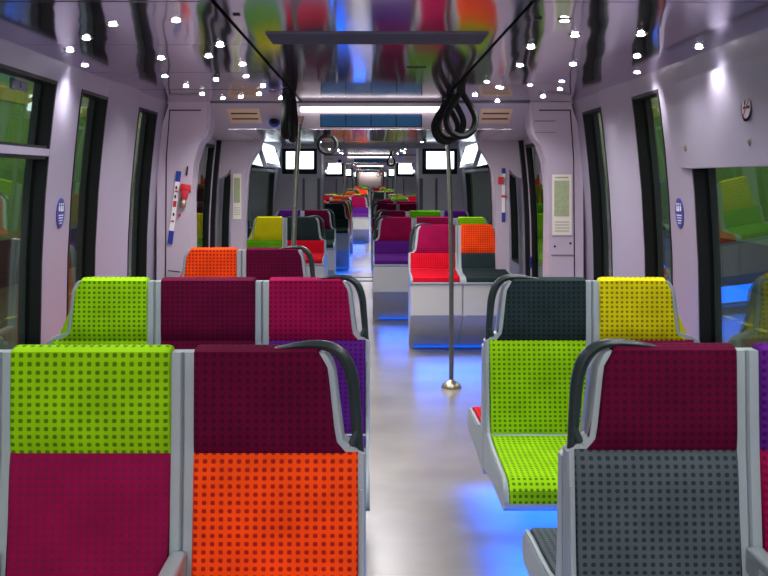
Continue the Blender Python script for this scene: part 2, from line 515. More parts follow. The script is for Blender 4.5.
PER = 15.6
ORD = {1: 'second', 2: 'third', 3: 'fourth'}
ROWN = ['first', 'second', 'third', 'fourth', 'fifth']
keys = list(FAB)
warm = ['magenta', 'crimson', 'lime', 'orange', 'yellow', 'red', 'burgundy', 'purple', 'slate', 'green']
for car in (1, 2, 3):
    y0 = PER*car
    rows = [(2.7, True), (4.9, True), (6.6, False), (10.2, True), (12.2, True), (14.2, True)]
    for ri, (ry, pair) in enumerate(rows):
        for side in (-1, 1):
            if ri < 3: n, edge = (2, -.36) if side < 0 else (3, .02)
            else: n, edge = (3, -.02) if side < 0 else (2, .44)
            if ri == 2: n = 2
            s_ = 'left' if side < 0 else 'right'
            half = 'before the doors' if ri < 3 else 'beyond the doors'
            cols = []
            for k in range(n):
                h = random.choice(warm); b = random.choice([h, random.choice(warm)])
                cols.append((h, b, b))
            if car == 1 and ri == 0 and side < 0: cols[0] = ('slate', 'slate', 'slate')
            if car == 1 and ri == 1 and side < 0: cols[0] = ('crimson', 'red', 'red')
            if car == 1 and ri == 3 and side < 0: cols[0] = ('magenta', 'purple', 'purple')
            bench(y0+ry, side, edge, n, 'F', cols, ri != 1, f"{ROWN[ri % 3]} {s_} row {half} of {ORD[car]} car", f"seats facing us in the {ORD[car]} car")
            if pair and ri in (0, 1, 3, 4, 5):
                cols = [c3(random.choice(warm)) for k in range(n)]
                bench(y0+ry+.12, side, edge, n, 'A', cols, ri != 1, f"facing away, {ROWN[ri % 3]} {s_} row {half}, {ORD[car]} car", f"seats facing away in the {ORD[car]} car", None, -.02)

# ------------------------------------------------------------------ shell of the train
WALLX = [(0, 1.44), (.4, 1.455), (.86, 1.452), (1.2, 1.446), (1.5, 1.430), (1.7, 1.412), (1.9, 1.391), (2.03, 1.373), (2.10, 1.355)]
CZ = 2.086
def wx(z): return interp(WALLX, z)

def sweep_wall(bm, s, ya, yb, z0, z1, off0=0, off1=.10, bow=0, ny=1):
    """curved wall slab between heights z0..z1 and lengths ya..yb; inner face wx(z)+off0, outer wx(z)+off1"""
    zs = [z0]+[z for z, _ in WALLX if z0+.01 < z < z1-.01]+[z1]
    ny = 8 if bow else ny
    G = []
    for j in range(ny+1):
        t = j/ny; y = ya+(yb-ya)*t; o = off0-bow*math.sin(math.pi*t)**.7
        G.append(([bm.verts.new((s*(wx(z)+o), y, z)) for z in zs], [bm.verts.new((s*(wx(z)+off1), y, z)) for z in zs]))
    m = len(zs)
    for (i0, o0), (i1, o1) in zip(G, G[1:]):
        for k in range(m-1):
            bm.faces.new((i0[k], i0[k+1], i1[k+1], i1[k])); bm.faces.new((o0[k], o1[k], o1[k+1], o0[k+1]))
        bm.faces.new((i0[0], i1[0], o1[0], o0[0])); bm.faces.new((i0[-1], o0[-1], o1[-1], i1[-1]))
    for i_, o_ in (G[0], G[-1]):
        for k in range(m-1): bm.faces.new((i_[k], o_[k], o_[k+1], i_[k+1]))

wn = [0]; dn = [0]; tn = [0]
def window(s, ya, yb, z0, z1, deep=.052, transom=None):
    wn[0] += 1
    bm = bmesh.new(); t = .016
    sweep_wall(bm, s, ya, ya+t, z0, z1, -.004, deep+.01)
    sweep_wall(bm, s, yb-t, yb, z0, z1, -.004, deep+.01)
    sweep_wall(bm, s, ya+t, yb-t, z0, z0+t, -.004, deep+.01)
    sweep_wall(bm, s, ya+t, yb-t, z1-t, z1, -.004, deep+.01)
    w = obj(f'window_{wn[0]}', bm, M['black']); struct(w)
    bm = bmesh.new(); sweep_wall(bm, s, ya+t, yb-t, z0+t, z1-t, deep-.008, deep-.002)
    obj('pane', bm, M['glass'], w)
    if transom:
        bm = bmesh.new(); sweep_wall(bm, s, ya+t, yb-.03, transom-.016, transom+.016, -.012, deep-.01)
        obj('transom_bar', bm, M['wall'], w)
        bm = bmesh.new(); sweep_wall(bm, s, ya+t, yb-.05, transom+.016, transom+.028, -.004, deep-.01)
        sweep_wall(bm, s, ya+t, yb-.05, transom-.030, transom-.016, -.004, deep-.01)
        obj('gasket', bm, M['black'], w)
    return w

SILL, HEAD = .74, 2.0
def car_shell(k):
    o = PER*k
    y_start = o+1.2 if k else -2.0
    # y-intervals that are window openings
    near0 = o+1.35 if k else -.6
    wins = [(near0, o+4.62), (o+5.02, o+5.52), (o+6.27, o+6.80), (o+10.25, o+10.75), (o+11.5, o+12.0), (o+12.45, o+15.6)]
    for s, nm in ((-1, 'left'), (1, 'right')):
        bm = bmesh.new(); cur = y_start
        for i, (a, b) in enumerate(wins+[(o+16.1, o+16.1)]):
            if i == 3:
                # stop at the doorway, resume beyond it
                sweep_wall(bm, s, cur, o+7.32, 0, 2.10); cur = o+9.66
            gap = a-cur
            if gap > 0: sweep_wall(bm, s, cur, a, 0, 2.10, bow=.022 if .5 < gap < 1 else 0)
            if b > a:
                sweep_wall(bm, s, a, b, 0, SILL)
                top = 1.64 if (s == 1 and i == 0) else HEAD
                sweep_wall(bm, s, a, b, top, 2.10)
            cur = b
        sweep_wall(bm, s, o+7.32, o+9.66, 1.96, 2.10)
        w = obj(f'wall_{nm}', bm, M['wall'], angle=25); struct(w)
        for i, (a, b) in enumerate(wins):
            if s == 1 and i == 0: window(s, a, b, SILL, 1.64)
            elif i in (0, 5): window(s, a, b, SILL, HEAD, transom=1.685)
            else: window(s, a, b, SILL, HEAD)
        # doors: two leaves
        for (a, b) in ((o+7.34, o+8.49), (o+8.51, o+9.64)):
            dn[0] += 1
            bm = bmesh.new(); m_ = .13
            sweep_wall(bm, s, a, a+m_, .03, 1.95, .02, .06); sweep_wall(bm, s, b-m_, b, .03, 1.95, .02, .06)
            sweep_wall(bm, s, a+m_, b-m_, .03, .62, .02, .06); sweep_wall(bm, s, a+m_, b-m_, 1.86, 1.95, .02, .06)
            d = obj(f'door_{dn[0]}', bm, M['pillar']); struct(d)
            bm = bmesh.new(); sweep_wall(bm, s, a+m_, b-m_, .62, 1.86, .035, .045)
            obj('glass', bm, M['glass'], d)
            bm = bmesh.new(); t = .03
            sweep_wall(bm, s, a+m_-.004, a+m_+t, .60, 1.88, .012, .066); sweep_wall(bm, s, b-m_-t, b-m_+.004, .60, 1.88, .012, .066)
            sweep_wall(bm, s, a+m_, b-m_, .60, .63, .012, .066); sweep_wall(bm, s, a+m_, b-m_, 1.85, 1.88, .012, .066)
            obj('window_seal', bm, M['black'], d)
            bm = bmesh.new(); e = (b-.014, b+.010) if b < o+9 else (a-.010, a+.014)
            sweep_wall(bm, s, e[0], e[1], .03, 1.95, .006, .07)
            obj('edge_seal', bm, M['black'], d)
        tn[0] += 1
        bm = bmesh.new()
        sweep_wall(bm, s, o+7.30, o+7.335, 0, 1.97, -.02, .08); sweep_wall(bm, s, o+9.645, o+9.70, 0, 1.97, -.02, .08)
        sweep_wall(bm, s, o+7.335, o+9.645, 1.935, 1.97, -.02, .08)
        struct(obj(f'trim_{tn[0]}', bm, M['black']))
        # pillars either side of the doorway, with a swelling hood at the top
        for ya, yb in ((o+7.02, o+7.26), (o+9.72, o+9.96)):
            prof = [(1.43, 0), (1.19, 0), (1.19, .55), (1.195, 1.0), (1.20, 1.45), (1.197, 1.68), (1.178, 1.745), (1.14, 1.80), (1.10, 1.845), (1.078, 1.89), (1.068, 1.95), (1.07, 2.085), (1.34, 2.085), (1.40, 1.9), (1.425, 1.6)]
            if yb > o+9: prof = [(1.29, 0), (1.17, 0), (1.17, .6), (1.172, 1.2), (1.17, 1.60), (1.155, 1.68), (1.115, 1.75), (1.065, 1.80), (1.025, 1.85), (1.005, 1.92), (1.0, 2.0), (1.0, 2.085), (1.34, 2.085), (1.40, 1.9), (1.425, 1.57), (1.37, 1.585), (1.32, 1.62), (1.29, 1.665)]
            bm = bmesh.new(); prism(bm, [(s*x, z) for x, z in prof], 'y', ya, yb)
            bmesh.ops.bevel(bm, geom=[e for e in bm.edges if abs(e.verts[0].co.y-e.verts[1].co.y) < .01 and max(abs(e.verts[0].co.x), abs(e.verts[1].co.x)) < 1.21], offset=.018, segments=3, affect='EDGES')
            tn[0] += 1
            struct(obj(f'trim_{tn[0]}', bm, M['pillar'], angle=30))
            if yb < o+8:
                bm = bmesh.new()
                prism(bm, [(s*1.365, 1.7), (s*1.358, 1.7), (s*1.335, 2.03), (s*1.342, 2.03)], 'y', ya-.003, ya+.003)
                prism(bm, [(s*1.375, .3), (s*1.368, .3), (s*1.358, 1.7), (s*1.365, 1.7)], 'y', ya-.003, ya+.003)
                prism(bm, [(s*1.342, 2.026), (s*1.342, 2.034), (s*1.13, 2.034), (s*1.13, 2.026)], 'y', ya-.003, ya+.003)
                tn[0] += 1; struct(obj(f'trim_{tn[0]}', bm, M['black']))
    # floor
    bm = bmesh.new(); box(bm, -1.5, 1.5, y_start-(.6 if k == 0 else 0), o+16.1, -.08, 0)
    struct(obj('floor', bm, M['floor']))
    # ceilings: side panels and central strip as separate trays with dark shadow gaps
    zt = CZ
    def tray(x0, x1, ya, yb, tilt=0):
        bm = bmesh.new()
        vs = box(bm, x0, x1, ya, yb, zt, zt+.012)
        for v in vs:
            v.co.z += tilt*(v.co.y-(ya+yb)/2)
        struct(obj('ceiling', bm, M['ceiling'], angle=20))
    gl, gr = -.455, .475
    ysp = [y_start, 3.05+o, 4.05+o, 5.06+o, 6.09+o, 7.04+o] if k == 0 else [y_start, o+7.04]
    for a, b, t in zip(ysp, ysp[1:], [0, .0035, -.003, .004, -.002]):
        tray(-1.372, gl-.007, a+.002, b-.002, t*(1 if k == 0 else 0))
    yr = [y_start, 3.06+o, 5.7+o, 7.04+o] if k == 0 else [y_start, o+7.04]
    for a, b, t in zip(yr, yr[1:], [0, -.002, .003]):
        tray(gr+.007, 1.372, a+(.022 if 3 < a < 3.1 else .002), b-.002, t*(1 if k == 0 else 0))
    yc = [y_start, 5.2+o, 7.25+o]
    for a, b in zip(yc, yc[1:]): tray(gl+.007, gr-.007, a+.002, b-.002)
    for x0, x1 in ((-1.372, gl-.007), (gr+.007, 1.372), (gl+.007, gr-.007)): tray(x0, x1, o+9.98, o+16.1)
    bm = bmesh.new(); box(bm, -1.40, 1.40, y_start, o+16.1, zt+.04, zt+.06)
    struct(obj('ceiling', bm, M['black']))
    # vestibule: cross fascia, lowered ceiling
    bm = bmesh.new()
    prism(bm, [(o+7.29, CZ+.03), (o+7.29, 1.925), (o+9.95, 1.925), (o+9.95, CZ+.03)], 'x', -.50, .50)
    for s in (-1, 1):
        prism(bm, [(o+7.045, CZ+.02), (o+7.045, CZ-.012), (o+7.38, 1.925), (o+9.95, 1.925), (o+9.95, CZ+.02)], 'x', s*.50, s*1.39)
    tn[0] += 1; struct(obj(f'trim_{tn[0]}', bm, M['fascia']))
    bm = bmesh.new(); b_ = bmesh.new(); box(b_, -.48, .49, o+7.026, o+7.040, CZ-.030, CZ+.01); tn[0] += 1; struct(obj(f'trim_{tn[0]}', b_, M['fascia'])); box(bm, -1.07, 1.07, o+7.025, o+7.039, CZ-.008, CZ+.01); tn[0] += 1; struct(obj(f'trim_{tn[0]}', bm, M['vent']))  # deep centre lip added to block the strip light's reflection in the ceiling
    bm = bmesh.new(); box(bm, -1.0, 1.0, o+7.40, o+9.70, 1.919, 1.925); struct(obj('ceiling', bm, M['ceiling']))
    # gangway end panels
    for s, nm in ((-1, 'left'), (1, 'right')):
        bm = bmesh.new(); prism(bm, [(s*.74, 0), (s*1.46, 0), (s*1.46, 1.2), (s*1.36, 2.09), (s*.74, 2.09)], 'y', o+16.1, o+16.16)
        box(bm, *(sorted((s*.74, s*.80))), o+16.16, o+16.80, 0, 2.09)
        prism(bm, [(s*.74, 0), (s*1.46, 0), (s*1.46, 1.2), (s*1.36, 2.09), (s*.74, 2.09)], 'y', o+16.74, o+16.80)
        tn[0] += 1; struct(obj(f'trim_{tn[0]}', bm, M['panel']))
        bm = bmesh.new()
        for xa in (1.0, ): box(bm, *(sorted((s*xa, s*(xa+.035)))), o+16.09, o+16.10, .5, 1.58)
        for xa in (.76, ): box(bm, *(sorted((s*xa, s*(xa+.05)))), o+16.085, o+16.10, .2, 1.58)
        tn[0] += 1; struct(obj(f'trim_{tn[0]}', bm, M['black'] if s > 9 else M['vent']))
    bm = bmesh.new(); box(bm, -.80, .80, o+16.1, o+16.8, 2.05, 2.10); struct(obj('ceiling', bm, M['panel']))
    bm = bmesh.new(); box(bm, -.80, .80, o+16.10, o+16.8, -.08, .002); struct(obj('floor', bm, M['floor']))
    bm = bmesh.new(); box(bm, -.74, .74, o+16.10, o+16.15, .002, .008); box(bm, -.74, .74, o+16.72, o+16.77, .002, .008)
    tn[0] += 1; struct(obj(f'trim_{tn[0]}', bm, M['black']))

for k in range(4): car_shell(k)
bm = bmesh.new(); box(bm, -1.55, 1.55, -2.66, -2.55, -.08, 2.2); struct(obj('wall_back', bm, M['wall']))  # unseen closing wall, put in to keep light bouncing inside the car
for s, nm in ((-1, 'left'), (1, 'right')):
    bm = bmesh.new(); sweep_wall(bm, s, -2.55, -2.0, 0, 2.10); struct(obj(f'wall_{nm}', bm, M['wall']))
bm = bmesh.new(); box(bm, -1.38, 1.38, -2.55, -2.0, CZ, CZ+.05); struct(obj('ceiling', bm, M['ceiling']))
bm = bmesh.new(); box(bm, -1.5, 1.5, PER*3+16.8, PER*3+16.9, -.1, 2.2); struct(obj('wall_end', bm, M['fascia']))

bm = bmesh.new(); rbox(bm, -1.1, 1.1, -2.555, -2.52, 1.80, 1.90, .006, 2); t = obj('strip_light', bm, M['lamp']); tag(t, 'white fill strip added on the end wall behind the viewer', 'lamp')  # unseen glowing strip added to light the seat fronts from behind the viewer
bm = bmesh.new(); rbox(bm, -.2, .2, PER*3+16.74, PER*3+16.80, 1.88, 2.02, .006, 2); t = obj('strip_light', bm, M['lamp']); tag(t, 'warm white light at the far end of the train above the aisle', 'lamp')
# ------------------------------------------------------------------ ceiling slot, vents, fascia fittings
bm = bmesh.new(); rbox(bm, -.37, .42, 3.70, 3.98, CZ-.006, CZ+.01, .003, 1)
t = obj('air_grille', bm, M['vent']); tag(t, 'long dark grey air grille set across the middle of the shiny ceiling', 'grille')

def clip(x, y, w=.05):
    bm = bmesh.new(); rbox(bm, x-w/2, x+w/2, y-.012, y+.012, CZ-.004, CZ+.006, .001, 1)
    return obj('ceiling_latch', bm, M['black'])
c = clip((237-370)*3.3/1050, 3.29, .022); tag(c, 'small black slot latch in the left ceiling panel', 'latch')
c = clip((537-370)*3.4/1050, 3.38, .022); tag(c, 'small black slot latch in the right ceiling panel', 'latch')
c = clip((416-370)*4.9/1050, 4.85, .09); tag(c, 'thin black slot latch in the central ceiling panel', 'latch')

def portal(k):
    o = PER*k; first = k == 0
    where = '' if first else f' in the {ORD[k]} car'
    bm = bmesh.new(); rbox(bm, -.482, .487, o+7.262, o+7.292, 2.036, 2.070, .004, 1)
    t = obj('strip_light', bm, M['lamp']); tag(t, 'white glowing strip light across the aisle above the blue display' if first else f'white strip light across the ceiling of the {ORD[k]} car', 'lamp')
    root = empty('route_display', (0, o+7.29, 1.975)); tag(root, 'dark blue four pane display under the white strip light' if first else f'blue pane display over the doorway of the {ORD[k]} car', 'display')
    bm = bmesh.new(); rbox(bm, -.345, .36, -.012, 0, -.045, .045, .002, 1); obj('housing', bm, M['black'], root)
    for i in range(4):
        bm = bmesh.new(); x0 = -.338+i*.174; rbox(bm, x0, x0+.168, -.018, -.011, -.040, .040, .002, 1); obj('display_pane', bm, M['bluedisp'], root)
    for s, nm in ((-1, 'left'), (1, 'right')):
        root = empty('air_vent', (s*.86, o+7.21, 2.005)); root.rotation_euler = (-math.atan2(.149, .335), 0, 0)
        tag(root, f'cream air vent with two dark slots on the {nm} fascia slope' if first else f'cream air vent on the {nm} fascia of the {ORD[k]} car', 'vent')
        bm = bmesh.new(); rbox(bm, -.11, .11, -.11, .11, -.006, .004, .004, 2); vp = obj('vent_panel', bm, M['cream'], root)
        for yy in (-.045, .035):
            bm = bmesh.new(); rbox(bm, -.09, .09, yy-.008, yy+.008, -.009, -.004, .001, 1); obj('slot', bm, M['slot'], vp)
    root = empty('round_camera', (-.66, o+7.25, 1.965)); tag(root, 'round blue rimmed black sensor beside the left hanging straps' if first else f'round blue rimmed sensor by the doorway of the {ORD[k]} car', 'sensor')
    bm = bmesh.new(); lathe(bm, [(.038, -.012), (.038, 0), (.030, .006)], n=20); bmesh.ops.rotate(bm, verts=bm.verts, cent=(0, 0, 0), matrix=__import__('mathutils').Matrix.Rotation(R(66), 3, 'X')); obj('rim', bm, M['bluesign'], root)
    bm = bmesh.new(); lathe(bm, [(.024, 0), (.024, .012), (.016, .018)], n=20); bmesh.ops.rotate(bm, verts=bm.verts, cent=(0, 0, 0), matrix=__import__('mathutils').Matrix.Rotation(R(66), 3, 'X')); obj('lens', bm, M['black'], root)
for k in range(4): portal(k)

# ------------------------------------------------------------------ spotlights
LEDPX = [(176, 20), (113, 24), (86.4, 38), (70, 50), (85, 65), (220, 45), (208.6, 56), (161, 58), (242.6, 64), (165, 76), (246, 76), (216, 79.5), (186, 86),
         (202, 94), (223, 98), (240.6, 97), (259, 94), (263, 86), (281, 98),
         (564.7, 20), (575, 35), (531, 47), (520, 65), (573, 64), (530, 84.6), (562, 81), (560, 89), (543, 96.6), (501, 87.6), (641, 34), (637, 56), (637, 72),
         (699, 47), (487, 81.5), (498.5, 87), (475, 95), (497.5, 101)]
pos = []
for px, py in LEDPX:
    Y = (CZ-1.57)*1050/(179-py); pos.append(((px-370)*Y/1050, Y))
leds = []
bm = bmesh.new(); lathe(bm, [(.024, 0), (.024, -.001), (.019, -.0025)], n=16); ring_me = obj('r', bm, M['steel']); RM = ring_me.data; bpy.data.objects.remove(ring_me)
bm = bmesh.new(); lathe(bm, [(.0145, -.002), (.013, -.0045), (.009, -.006), (.003, -.0068)], n=14); led_o = obj('l', bm, M['led']); LM = led_o.data; bpy.data.objects.remove(led_o)
def spot(x, y, label, group, lamp=True, power=5):
    root = empty('ceiling_spotlight', (x, y, CZ)); tag(root, label, 'spotlight', group)
    part('bezel', RM, root); part('led_lens', LM, root)
    if lamp:
        l = bpy.data.lights.new('spotlight_lamp', 'SPOT'); l.energy = power; l.spot_size = R(136); l.spot_blend = .9; l.shadow_soft_size = .03; l.color = (1, .97, .97)
        lo = bpy.data.objects.new('spotlight_lamp', l); COL.objects.link(lo); lo.location = (0, 0, -.02); lo.parent = root
SPW = 9.0
for x, y in pos:
    s_ = 'left' if x < 0 else 'right'
    spot(x, y, f'small bright LED spotlight scattered in the {s_} side of the shiny ceiling before the doors', f'spotlights in the {s_} ceiling before the doors', power=SPW)
for yy in (-1.6, -.7, .2, 1.1, 1.9, 2.6):
    for x in (-1.05, -.62, .70, 1.1):
        spot(x+random.uniform(-.06, .06), yy+random.uniform(-.2, .2), 'small LED spotlight in the ceiling above and behind the viewer', 'spotlights above the viewer', power=SPW*1.0)
for k in range(4):
    o = PER*k
    rngs = [(10.3, 15.9)] if k == 0 else [(1.5, 7.0), (10.3, 15.9)]
    for a, b in rngs:
        n = 7 if k < 2 else 4
        for i in range(n):
            for x in (-1.02, -.66, .66, 1.02):
                if (i+int(x*50)) % 3 == 0 and k < 2: continue
                spot(x+random.uniform(-.1, .1), o+a+(b-a)*(i+.5)/n+random.uniform(-.2, .2),
                     'tiny LED spotlight in the ceiling ' + ('between the doors and the gangway' if k == 0 else f'of the {ORD[k]} car'), 'spotlights beyond the doors' if k == 0 else f'spotlights in the {ORD[k]} car',
                     lamp=(i % 2 == 0 or k == 0), power=SPW*(1.1 if k == 0 else 2))
    for i, yy in enumerate((7.9, 8.6, 9.3)):
        l = bpy.data.lights.new('vestibule_lamp', 'AREA'); l.energy = 16; l.size = .5; l.color = (1, .95, .96)
        lo = bpy.data.objects.new('vestibule_lamp', l); COL.objects.link(lo); lo.location = (0, o+yy, 1.912)

# ------------------------------------------------------------------ poles
def pole(x, y, label, group=None, top=1.925, lean=-.02):
    root = empty('grab_pole', (x, y, 0)); tag(root, label, 'pole', group)
    s = 1 if x > 0 else -1
    bm = bmesh.new()
    pts = [(0, 0, .04, .0175), (0, 0, .9, .0175), (s*lean*.3, 0, 1.3, .0175), (s*lean, 0, 1.7, .0175), (s*lean*1.7, 0, top, .0175)]
    tube(bm, catmull(pts, 4), n=14); obj('post', bm, M['pole'], root)
    bm = bmesh.new(); lathe(bm, [(.076, 0), (.076, .008), (.070, .024), (.055, .040), (.038, .050), (.024, .056), (.019, .062)], n=28); obj('base_flange', bm, M['steel'], root)
    bm = bmesh.new(); lathe(bm, [(.019, top-.05), (.03, top-.02), (.035, top)], cx=s*lean*1.65, n=20); obj('top_collar', bm, M['steel'], root)
pole(.612, 7.9, 'grey grab pole with domed steel base standing in the open floor on the right')
pole(-.525, 7.2, 'grey grab pole on the left rising behind the third row of seats', top=2.0, lean=-.025)
pole(-.58, 10.2, 'slim grab pole beyond the left pole near the far door pillar') if False else None
for k in (1, 2, 3):
    pole(.60, PER*k+7.9, f'grab pole on the right of the doorway space in the {ORD[k]} car')
    pole(-.60, PER*k+8.0, f'grab pole on the left of the doorway space in the {ORD[k]} car')

# ------------------------------------------------------------------ hanging straps
def strap(x, y, rz, label, group, zc=CZ, size=1.0, ring=False):
    root = empty('hanging_strap', (x, y, zc), rz); tag(root, label, 'strap', group)
    bm = bmesh.new(); w = .082*size; h = .275*size
    right = [(.38, -.065), (.74, -.11), (1.0, -.155), (1.04, -.195), (.84, -.238), (.45, -.266)]
    prof = [(0, 0, -.028*size)]+[(w*a, 0, b*size) for a, b in right]+[(0, 0, -h)]+[(-w*a, 0, b*size) for a, b in right[::-1]]
    if ring: prof = [(.068*math.sin(a), 0, -.095+.068*math.cos(a)) for a in [i*math.pi/8 for i in range(16)]]
    tube(bm, [p+(.0185*size**.7,) for p in catmull(prof, 5, True)], closed=True, n=10, flat=1.2)
    obj('loop', bm, M['strap'], root)
    bm = bmesh.new(); rbox(bm, -.024, .024, -.018, .018, -.045, -.0, .006, 2); obj('mount', bm, M['black'], root)
for (x, y, rz, l) in ((.515, 5.95, R(12), 'black hanging strap loop nearest the camera, right cluster'), (.49, 6.35, R(-35), 'black hanging strap loop in the middle of the right cluster'),
                      (.495, 6.85, R(20), 'black hanging strap loop furthest away in the right cluster'),
                      (-.475, 5.95, R(88), 'black hanging strap seen edge on, nearer of the left pair'), (-.475, 6.45, R(86), 'black hanging strap seen edge on, farther of the left pair')):
    strap(x, y, rz, l, 'hanging straps before the doors')
strap(-.32, 7.9, R(10), 'lone black hanging strap below the left end of the blue display', 'hanging straps over the door space', 1.925, .6, True)
strap(.43, 21.5, R(15), 'small hanging strap right of the aisle before the doors of second car', 'distant hanging straps', CZ, .9)
for k in (0, 1, 2):
    strap(.42, PER*k+12.4+(k > 0)*11.5, R(20), f'small hanging strap on the right beyond the doors of the {"first" if k == 0 else ORD[k]} car', 'distant hanging straps', CZ if k == 0 else 1.925, .8) if k else None

# ------------------------------------------------------------------ screens on the gangway panels
def gang_screen(k, s):
    o = PER*k; nm = 'left' if s < 0 else 'right'
    root = empty('wall_screen', (s*1.07, o+16.1, 1.84))
    tag(root, f'white lit screen in a black bezel on the {nm} gangway panel of the {"first" if k == 0 else ORD[k]} car', 'screen', 'screens on the gangway panels')
    bm = bmesh.new()
    f = [(-.345, -.245), (.325 if s > 0 else .345, -.245), (.30, .235), (-.335, .235)]
    prism(bm, [(-.33, -.24), (.33, -.24), (.275 if s > 0 else .33, .235), (-.33 if s > 0 else -.275, .235)], 'y', -.06, -.001); obj('housing', bm, M['panel'], root)
    bm = bmesh.new(); rbox(bm, -.272, .262, -.075, -.055, -.195, .195, .008, 2); bz = obj('bezel', bm, M['black'], root)
    bm = bmesh.new(); rbox(bm, -.21, .21, -.080, -.074, -.115, .150, .003, 1); obj('lit_screen', bm, M['screen'], bz)
for k in range(4):
    for s in (-1, 1): gang_screen(k, s)
def side_screen(k, s):  # glowing panel added in place of the bright upper window pane
    o = PER*k; nm = 'left' if s < 0 else 'right'
    root = empty('side_screen', (s*1.26, o+13.3, 1.88)); root.rotation_euler = (0, s*R(18), 0)
    tag(root, f'glowing white panel added for the bright upper pane of the {nm} wall, {"before the gangway" if k == 0 else ORD[k]+" car"}', 'screen', 'glowing panels added along the walls')
    bm = bmesh.new(); rbox(bm, *(sorted((0, s*.05))), -.95, .95, -.17, .16, .01, 2); obj('housing', bm, M['panel'], root)
    for a, b in ((-.88, -.02), (.06, .88)):
        bm = bmesh.new(); rbox(bm, *(sorted((-s*.006, s*.004))), a, b, -.12, .13, .002, 1); obj('lit_screen', bm, M['screen'], root)
for k in range(3):
    for s in (-1, 1): side_screen(k, s)

# ------------------------------------------------------------------ wall fittings
def on_wall(s, y, z): return Vector((s*(wx(z)-.0), y, z))
def disc_plate(name, s, y, z, ry, rz_, mat, parent=None, off=.004, n=28, th=.003):
    """oval plate lying on the curved wall (normal along x)"""
    bm = bmesh.new(); A = []; B = []
    for k in range(n):
        a = 2*math.pi*k/n; yy = y+ry*math.cos(a); zz = z+rz_*math.sin(a); X = wx(zz)
        A.append(bm.verts.new((s*(X-off), yy, zz))); B.append(bm.verts.new((s*(X-off+th), yy, zz)))
    bm.faces.new(A); bm.faces.new(B[::-1])
    for k in range(n): bm.faces.new((A[k], A[(k+1) % n], B[(k+1) % n], B[k]))
    return obj(name, bm, mat, parent)
def bars_on_wall(name, s, rects, mat, parent, off=.006, curve=True):
    bm = bmesh.new()
    for y0, y1, z0, z1 in rects:
        zc = (z0+z1)/2; X = wx(zc)-off if curve else off
        box(bm, *(sorted((s*X, s*(X+.002)))), y0, y1, z0, z1)
    return obj(name, bm, mat, parent)
for s, nm in ((-1, 'left'), (1, 'right')):
    yc, zc = 4.86, 1.412
    st = disc_plate('oval_sticker', s, yc, zc, .062, .070, M['bluesign'])
    # bring its origin to the sticker
    tag(st, f'blue oval priority sticker with white figures on the {nm} wall post', 'sticker')
    r = []
    for dy, w in ((-.028, .012), (.0, .010), (.026, .012)):
        r += [(yc+dy-w/2, yc+dy+w/2, zc+.010, zc+.034), (yc+dy-.004, yc+dy+.004, zc+.038, zc+.046)]
    r += [(yc-.004, yc+.03, zc+.008, zc+.013)]
    for i in range(4): r.append((yc-.036+.005*i, yc+.036-.005*i, zc-.012-.012*i, zc-.008-.012*i))
    bars_on_wall('white_print', s, r, M['white'], st)

# right upper panel with no-smoking sign and two screws
root = empty('wall_panel', (1.40, 3.6, 1.82)); tag(root, 'grey flat panel above the near right window with a no smoking sign and screws', 'panel')
bm = bmesh.new()
def px_(y, z): return 1.400-(z-1.62)*.12
A = [(1.400, 1.615), (1.345, 2.0)]
pts = [(-.6, 1.615), (4.70, 1.615), (4.76, 1.64), (4.82, 1.70), (4.84, 1.78), (4.86, 2.0), (-.6, 2.0)]
vin = [bm.verts.new((px_(y, z)-1.40, y-3.6, z-1.82)) for y, z in pts]; vout = [bm.verts.new((px_(y, z)-1.40+.018, y-3.6, z-1.82)) for y, z in pts]
bm.faces.new(vin); bm.faces.new(vout[::-1])
for i in range(len(pts)): bm.faces.new((vin[i], vin[(i+1) % len(pts)], vout[(i+1) % len(pts)], vout[i]))
bmesh.ops.bevel(bm, geom=list(bm.edges), offset=.003, segments=2, affect='EDGES')
obj('panel_face', bm, M['wall'], root)
for y, z in ((4.62, 1.705), (3.84, 1.705)):
    bm = bmesh.new(); rings = [(.014, 0), (.014, .004), (.009, .007), (.004, .003)]
    lathe(bm, rings, n=16); bmesh.ops.rotate(bm, verts=bm.verts, cent=(0, 0, 0), matrix=__import__('mathutils').Matrix.Rotation(R(-90), 3, 'Y'))
    o_ = obj('screw', bm, M['steel'], root); o_.location = (px_(y, z)-1.40-.001, y-3.6, z-1.82)
ns = empty('no_smoking_sign', (px_(3.83, 1.83)-.003, 3.83, 1.832)); tag(ns, 'round no smoking sign with red ring on the right upper panel', 'sign')
bm = bmesh.new(); R0 = .052
for a0, a1, rr in ((R0-.010, R0, None),):
    n = 32; I = []; O = []
    for k in range(n):
        a = 2*math.pi*k/n
        I.append(bm.verts.new((0, a0*math.cos(a), a0*math.sin(a)))); O.append(bm.verts.new((0, a1*math.cos(a), a1*math.sin(a))))
    for k in range(n): bm.faces.new((I[k], I[(k+1) % n], O[(k+1) % n], O[k]))
bmesh.ops.solidify(bm, geom=list(bm.faces), thickness=.001)
for v in box(bm, -.001, .0005, -.047, .047, -.0035, .0035): v.co.y, v.co.z = v.co.y*.7071+v.co.z*.7071, v.co.z*.7071-v.co.y*.7071
obj('red_ring', bm, M['red'], ns)
bm = bmesh.new(); box(bm, -.0005, .001, -.034, .030, -.006, .004); box(bm, -.0005, .001, .016, .022, .006, .022); box(bm, -.0005, .001, .008, .013, .010, .030)
obj('cigarette', bm, M['black'], ns)
bm = bmesh.new(); lathe(bm, [(.046, 0), (.046, .0006)], n=28); bmesh.ops.rotate(bm, verts=bm.verts, cent=(0, 0, 0), matrix=__import__('mathutils').Matrix.Rotation(R(90), 3, 'Y'))
obj('backing', bm, M['pillar'], ns)

